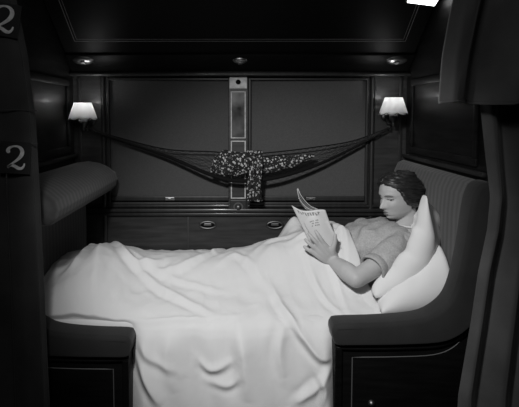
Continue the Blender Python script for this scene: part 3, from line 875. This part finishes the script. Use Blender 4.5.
# floral dress: bundle lying in the net, and a tail hanging over the front
gm = empty('floral_garment', (0, 2.85, 1.1)); GO = Vector(gm.location)
SECT = [(-.165, 1.100, .020, .02), (-.14, 1.130, .055, .04), (-.09, 1.135, .076, .045), (-.03, 1.135, .070, .045), (.03, 1.145, .058, .045), (.09, 1.135, .050, .04), (.18, 1.130, .044, .03), (.28, 1.145, .034, .022), (.36, 1.165, .022, .016), (.42, 1.180, .008, .008)]
def fg(u, v):
    x = -.165 + v * .585; a = u * 2 * pi
    zc = interp([(s[0], s[1]) for s in SECT], x); rz = interp([(s[0], s[2]) for s in SECT], x); ry = interp([(s[0], s[3]) for s in SECT], x)
    w_ = 1 + .16 * noise.noise((x * 18, cos(a) * 1.6, sin(a) * 1.6)) + .08 * sin(3 * a + x * 40)
    return V(x, 2.908 + ry * cos(a) * w_ * .9, zc + rz * sin(a) * w_) - GO
bm = grid(64, 110, fg, True); bmesh.ops.holes_fill(bm, edges=[e for e in bm.edges if e.is_boundary])
obj('bundle', bm, floral, gm, True)
def ft(u, v):
    z = 1.212 - v * .285
    wid = .040 - .005 * sin(v * 5); x = .084 + (u * 2 - 1) * wid + .008 * sin(v * 6)
    y = 2.850 + .010 * sin(u * 11 + v * 3) + .014 * max(0, v - .4) + .035 * max(0, .15 - v) / .15
    return V(x, y, z) - GO
o = obj('hanging_sash', grid(30, 40, ft), floral, gm, True); s = o.modifiers.new('s', 'SOLIDIFY'); s.thickness = .008
o['label'] = 'sash hanging straight down'
tag(gm, 'dark garment with small white flowers bundled in the hammock', 'clothing')

# ================================================================ curtains
def curtain(name, fn, m, nu, nv, th=.004):
    o = obj(name, grid(nu, nv, fn), m, None, True); s = o.modifiers.new('s', 'SOLIDIFY'); s.thickness = th; s.offset = 0
    return o
def zt(z): return z
EL_ = [(0.0, -.690), (.39, -.693), (1.1, -.706), (1.42, -.716), (1.62, -.738), (1.81, -.772), (2.2, -.84)]
def lc(u, v):
    z = .04 + v * 2.2; xe = lerpt(EL_, z); x = xe - (1 - u) * .36
    y = 1.80 - .010 * sin((xe - x) * 38 + .8 * sin(z * 2)) * (1 if u < .97 else .5) + .012 * (1 - smooth01((1 - u) / .05))
    if 1.40 < z < 1.60: y -= .004 * sin((z - 1.40) / .20 * pi)
    return V(x, y, z)
c1 = curtain('berth_curtain', lc, curt, 90, 120)
tag(c1, 'heavy dark curtain at the left edge bearing two number patches', 'curtain')
def tiny(bmf, name, m, par=None): return obj(name, bmf, m, par)
def seam(pts): return tube(bmesh.new(), pts, .0022, 6)
sm1 = [(x, 1.785, z) for x, z in ((-1.02, 1.445), (-.9, 1.435), (-.8, 1.428), (-.70, 1.425))]
obj('hem_seam', seam(sm1), curt, c1, True)
obj('hem_seam', seam([(x, 1.785, z - .115) for x, y, z in sm1]), curt, c1, True)
obj('hem_seam', seam([(-.803, 1.783, .1), (-.808, 1.783, .8), (-.812, 1.783, 1.3)]), curt, c1, True)
obj('edge_seam', seam([(lerpt(EL_, .1 + .1 * k) - .012, 1.790, .1 + .1 * k) for k in range(21)]), curt, c1, True)
# the number patches: a stroke drawn '2' with ball end and waved foot
def two(cx, cz, h, tilt, y):
    C = [(-.33, .22, .10), (-.37, .30, .155), (-.30, .42, .12), (-.12, .50, .075), (.08, .49, .10), (.22, .38, .15), (.25, .22, .17), (.17, .05, .15), (.02, -.10, .11), (-.16, -.24, .085), (-.32, -.37, .09), (-.36, -.44, .075)]
    Cb = [(-.37, -.42, .06), (-.22, -.33, .10), (-.06, -.36, .13), (.10, -.44, .14), (.24, -.44, .11), (.33, -.34, .085), (.36, -.22, .05)]
    bm = bmesh.new(); ct, st = cos(tilt), sin(tilt)
    for Q in (C, Cb):
        P = spline([(a, c, b) for a, b, c in Q], 5)
        pts = [(p.x, p.z, p.y) for p in P]; prev = None
        for i, (a, b, w_) in enumerate(pts):
            j, k = max(i - 1, 0), min(i + 1, len(pts) - 1); dx, dz = pts[k][0] - pts[j][0], pts[k][1] - pts[j][1]; l = max(1e-6, sqrt(dx * dx + dz * dz)); nx, nz = -dz / l, dx / l
            row = []
            for s_, yo in ((1, 0), (1, -.0015), (-1, -.0015), (-1, 0)):
                X = (a + nx * s_ * w_ / 2) * h; Z = (b + nz * s_ * w_ / 2) * h
                row.append(bm.verts.new((cx + X * ct - Z * st, y + yo, cz + X * st + Z * ct)))
            if prev:
                for q in range(4): bm.faces.new((prev[q], prev[(q + 1) % 4], row[(q + 1) % 4], row[q]))
            else: bm.faces.new(row)
            prev = row
        bm.faces.new(prev[::-1])
    bmesh.ops.create_uvsphere(bm, u_segments=14, v_segments=8, radius=.085 * h, matrix=Matrix.Translation((cx + (-.35 * h) * ct - .27 * h * st, y - .0005, cz - .35 * h * st + .27 * h * ct)) @ Matrix.Diagonal((1, .03 / h * .1, 1, 1)))
    return bm
def patchrect(cx, cz, hw, hh, tilt, y):
    bm = bx(-hw, hw, -.002, .002, -hh, hh, .0015)
    Mx = Matrix.Translation((cx, y, cz)) @ Matrix.Rotation(-tilt, 4, 'Y')
    for v in bm.verts: v.co = Mx @ v.co
    return bm
for cx, cz, h, tl, hw in ((-.773, 1.262, .080, R(-3), .052), (-.798, 1.733, .088, R(-10), .054)):
    pt = obj('number_patch', patchrect(cx - .004, cz, hw, .056, tl, 1.780), placm, c1)
    d_ = obj('numeral', two(cx, cz, h, tl, 1.7775), digitm, pt); d_['label'] = 'pale numeral 2'
# right curtains
ER = [(0.0, .790), (.39, .800), (.67, .838), (.85, .858), (1.0, .885), (1.12, .892), (1.28, .868), (1.45, .845), (1.8, .83), (2.2, .83)]
def rc(u, v):
    z = .04 + v * 2.2; xe = lerpt(ER, z); x = xe + u * (1.30 - xe)
    y = 1.825 - .028 * sin(u * 26 + .6 * sin(z * 2.2)) * smooth01(u / .08 + .2) - .03 * u
    return V(x, y, z)
c2 = curtain('berth_curtain', rc, curt2, 120, 120)
tag(c2, 'long dark curtain falling in folds down the right edge', 'curtain')
EV = [(1.40, .655), (1.455, .652), (1.60, .664), (1.72, .685), (1.81, .705), (2.24, .76)]
def rv(u, v):
    zb = 1.447 + .004 * sin(u * 9) + .035 * max(0, u - .55) / .45
    z = zb + v * (2.24 - zb); xe = lerpt(EV, z); x = xe + u * (1.06 - xe)
    am = .030 + .034 * (1 - v)
    y = 1.725 - am * sin(u * 13.5 + .4 - v * 1.2) - .008 * sin(u * 33 + v * 2) - .02 * u
    return V(x, y, z)
c3 = curtain('curtain_valance', rv, curt2, 110, 70)
bm = tube(bmesh.new(), [rv(u / 60, 0) + V(0, -.002, .004) for u in range(61)], .003, 6)
obj('bottom_hem', bm, curt2, c3, True)
for u in (.30, .62):
    bm = bmesh.new(); lathe(bm, [(.001, -.004), (.004, -.003), (.005, 0)], rv(u, .02) + V(0, -.004, 0), 12, None, 'Y'); obj('snap_button', bm, brass, c3, True)
tag(c3, 'short dark curtain piece with hemmed bottom hanging at the upper right', 'curtain')
# rod carrying the curtains
rd = empty('curtain_rod', (0, 1.80, 2.25))
obj('rod', tube(bmesh.new(), [(-1.4, 0, 0), (1.4, 0, 0)], .012, 12), steel, rd, True)
for x in (-1.3, 1.3): obj('bracket', bx(x - .015, x + .015, -.015, .015, .012, .11, .003), steel, rd)
tag(rd, 'metal curtain rod running above the aisle edge of the berth', 'rod')
